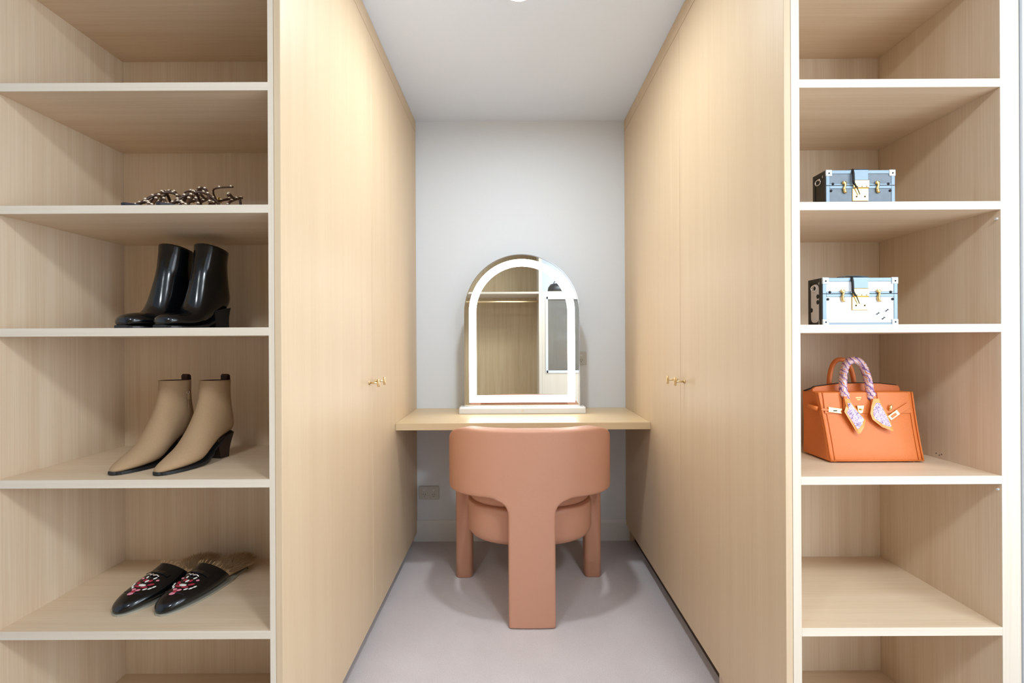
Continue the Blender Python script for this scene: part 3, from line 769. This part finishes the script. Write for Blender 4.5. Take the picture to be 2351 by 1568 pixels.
bm = bmesh.new(); blob(bm, (HX, fy(zb)-.0085, zb-.001), (.0036, .0035, .0026)); link('turn_lock', bm, M['gold'], t, True)
def text(s, size, loc, rot, mat, parent):
    c = bpy.data.curves.new('stamp', 'FONT'); c.body = s; c.size = size; c.align_x = 'CENTER'; c.extrude = .0001
    tmp = bpy.data.objects.new('stamp_tmp', c); COL.objects.link(tmp); bpy.context.view_layer.update()
    me = bpy.data.meshes.new_from_object(tmp.evaluated_get(bpy.context.evaluated_depsgraph_get())); bpy.data.objects.remove(tmp)
    me.materials.clear(); me.materials.append(mat); o = bpy.data.objects.new('gold_stamp', me); COL.objects.link(o)
    o.parent = parent; o.location = loc; o.rotation_euler = rot
text('HERMÈS', .0042, (HX, fy(H-.012)-.0036, H-.012), (R(82), 0, 0), M['gold'], t)
text('PARIS', .0034, (HX, fy(H-.017)-.0036, H-.017), (R(82), 0, 0), M['gold'], t)
# handles
def arch_pts(hx, z0, z1, y0, y1, n=26):
    out = []
    for k in range(n+1):
        a = pi*k/n; f = abs(sin(a))**.85
        x = -hx*math.copysign(abs(cos(a))**.8, cos(a)); z = z0+(z1-z0)*f
        out.append((x, y0+(y1-y0)*f, z))
    return out
def handle(yf_, yb_, lean, x0=0):
    bm = bmesh.new(); P = [(x+x0, y, z) for x, y, z in arch_pts(.036, H-.006, H+.090, yf_, yf_+lean)]
    tube(bm, P, .0062, 14); o = link('handle', bm, M['orange'], t, True); return P
for s in (-1, 1):        # leather tabs holding the handles
    bm = bmesh.new(); prism(bm, [(HX+a_, b_) for a_, b_ in [(s*.037-.007, H-.006), (s*.037+.007, H-.006), (s*.037+.008, H-.04), (s*.037, H-.052), (s*.037-.008, H-.04)]], fy(H-.03)-.0075, fy(H-.03)-.0035)
    o = link('handle_tab', bm, M['orange'], t); bevelmod(o, .001)
PF = handle(bd0(1)-.001, 0, .012, HX)
PR_ = handle(.026, 0, .004, HX-.001)
# pads
for sx in (-1, 1):
    for sy in (bd0(0)+.012, bd1(0)-.012):
        bm = bmesh.new(); cyl(bm, (sx*.105, sy, 0), (sx*.105, sy, .005), .004, .0045); link('stud_foot', bm, M['gold'], t)

# silk scarf tied round the front handle
sc = thing('silk_scarf', 'lilac and apricot printed silk scarf wound round the orange bag handle', 'scarf', (BX, BY, BZ))
bm = bmesh.new(); n_ = 170; path = []; rad = []
def along(P, f):
    f = f*(len(P)-1); i = min(int(f), len(P)-2); return Vector(P[i]).lerp(Vector(P[i+1]), f-i)
for k in range(n_+1):
    f = k/n_; p = along(PF, f)
    path.append(p); rad.append(.0090+.0011*((f*17) % 1))
V = tube(bm, path, rad, 16)
link('handle_wrap', bm, M['silk'], sc, True)
for nm, s in (('knot', -1), ('knot', 1)):
    bm = bmesh.new(); p = Vector(PF[0] if s < 0 else PF[-1]); blob(bm, p+Vector((0, -.003, .004)), (.0115, .011, .010)); blob(bm, p+Vector((s*-.003, -.004, -.004)), (.009, .009, .009)); link(nm, bm, M['silk'], sc, True)
def tail(pts):
    """outline polygon in (x,z) following the leaning front face; print inside a border"""
    c = Vector((sum(p[0] for p in pts)/len(pts), sum(p[1] for p in pts)/len(pts)))
    def P(x, z, off): return (x, min(fy(max(z, .004)), fy(H))-off-.004*abs(sin(x*130)), z)
    bm = bmesh.new(); inn = [tuple(c+(Vector(p)-c)*.74) for p in pts]
    n_ = len(pts)
    O1 = [bm.verts.new(P(x, z, .011)) for x, z in pts]; I1 = [bm.verts.new(P(x, z, .013)) for x, z in inn]
    O0 = [bm.verts.new(P(x, z, .0102)) for x, z in pts]
    for i in range(n_):
        j = (i+1) % n_; f = bm.faces.new((O1[i], O1[j], I1[j], I1[i])); f.material_index = 1
        f = bm.faces.new((O0[i], O0[j], O1[j], O1[i])); f.material_index = 1
    f = bm.faces.new(I1); f.material_index = 0
    f = bm.faces.new(O0[::-1]); f.material_index = 1
    link('scarf_tail', bm, [M['silkc'], M['silkborder']], sc)
tail([(HX+a_, b_) for a_, b_ in [(-.044, H-.012), (-.034, H-.012), (-.026, H-.026), (.006, H-.068), (-.003, H-.086), (-.014, H-.102), (-.020, H-.104), (-.050, H-.046), (-.042, H-.032)]])
tail([(HX+a_, b_) for a_, b_ in [(.033, H-.012), (.046, H-.012), (.056, H-.035), (.066, H-.062), (.076, H-.096), (.068, H-.095), (.045, H-.086), (.022, H-.066), (.018, H-.050), (.024, H-.032)]])

# ------------------------------------------------------------------ ceiling lights (alcove lamp, plus two unseen ones added for fill)
def ceiling_light(label, x, y, r_, mt=None):
    t = thing('ceiling_light', label, 'light', (x, y, CEIL-.045))
    c_ = lambda a, z: [(cos(2*pi*k/40)*r_*a, sin(2*pi*k/40)*r_*a, z) for k in range(40)]
    bm = bmesh.new(); loft(bm, [c_(1, .0445), c_(1.18, .0445), c_(1.18, .038), c_(1.12, .034), c_(1.02, .034), c_(1, .037), c_(1, .0445)], False, False); link('rim', bm, M['trim'], t, True)
    bm = bmesh.new(); loft(bm, [c_(.995, .0440), c_(.995, .0375), c_(.9, .0368)]); 
    link('diffuser', bm, mt or M['lamp'], t, True)
ceiling_light('small round white ceiling light above the alcove chair', .03, 1.625, .055, M['lampalc'])
ceiling_light('added round fill light on the ceiling, left of the dressing room', -.85, -.25, .18)  # unseen fixture, added to go with the left fill light
ceiling_light('added round fill light on the ceiling, right of the dressing room', .85, -.25, .18)  # likewise added, at the stronger right fill light

# ------------------------------------------------------------------ wardrobe behind the camera (seen in the mirror)
RY = -.92
t = thing('open_wardrobe', 'open oak hanging wardrobe reflected in the arched mirror', 'wardrobe', (-.6, -1.2, 0))
box('side_panel', M['wardrobe'], t, (-1.62, -1.49, 0), (-1.60, RY, CEIL-.002)); box('side_panel', M['edge'], t, (.345, -1.49, 0), (.385, RY, CEIL-.002))
box('back_panel', M['wardrobe'], t, (-1.60, -1.498, 0), (.345, -1.482, CEIL-.002))
box('top_shelf', M['edgeh'], t, (-1.60, -1.482, 1.752), (.345, RY, 1.776)); box('bottom_shelf', M['edgeh'], t, (-1.60, -1.482, .08), (.345, RY, .10))
box('plinth', M['wardrobe'], t, (-1.60, RY-.05, 0), (.345, RY-.03, .08))
bm = bmesh.new(); cyl(bm, (-1.60+.6, -.98+1.2, 1.655), (.345+.6, -.98+1.2, 1.655), .013); link('hanging_rail', bm, M['brass'], t, True)
t = thing('glass_door_cabinet', 'pale cabinet with framed glass door reflected at the right of the mirror', 'cabinet', (.70, -1.2, 0))
x0, x1 = .386, 1.02
box('side_panel', M['edge'], t, (x0, -1.49, 0), (x0+.02, RY-.02, 1.76)); box('side_panel', M['edge'], t, (x1-.02, -1.49, 0), (x1, RY-.02, 1.76))
box('back_panel', M['wardrobe'], t, (x0+.02, -1.498, 0), (x1-.02, -1.482, 1.76)); box('top_panel', M['edgeh'], t, (x0, -1.498, 1.7605), (x1, RY, 1.78))
bm = bmesh.new(); z0, z1, a0, a1 = .75, 1.70, .44, .97
for lo, hi in (((x0, RY-.02, .08), (a0, RY, 1.76)), ((a1, RY-.02, .08), (x1, RY, 1.76)), ((a0, RY-.02, .08), (a1, RY, z0)), ((a0, RY-.02, z1), (a1, RY, 1.76))): add_box(bm, lo, hi)
for v in bm.verts: v.co -= t.location
dr = link('door', bm, M['edge'], t)
bm = bmesh.new()
for lo, hi in (((a0-.01, RY, z0-.01), (a0+.02, RY+.008, z1+.01)), ((a1-.02, RY, z0-.01), (a1+.01, RY+.008, z1+.01)), ((a0, RY, z0-.01), (a1, RY+.008, z0+.02)), ((a0, RY, z1-.02), (a1, RY+.008, z1+.01))): add_box(bm, lo, hi)
for v in bm.verts: v.co -= t.location
link('glazing_bead', bm, M['trim'], dr)
box('glass_pane', M['glass'], dr, (a0+.001, RY-.014, z0+.001), (a1-.001, RY-.008, z1-.001), .0005, base=t.location)
t = thing('soft_bag', 'dark rounded bag on top of the cabinet reflected in the mirror', 'bag', (.60, -1.10, 1.7805))
bm = bmesh.new()
loft(bm, [[(math.copysign(abs(cos(2*pi*k/24))**.8, cos(2*pi*k/24))*a, sin(2*pi*k/24)*b_, z) for k in range(24)] for a, b_, z in ((.12, .06, 0), (.13, .065, .02), (.12, .06, .07), (.09, .04, .11), (.05, .02, .122))])
link('body', bm, M['blacksides'], t, True)
bm = bmesh.new(); torus(bm, (0, 0, .11), (0, 1, 0), .05, .006, 20, 8); link('handle', bm, M['blacksides'], t, True)
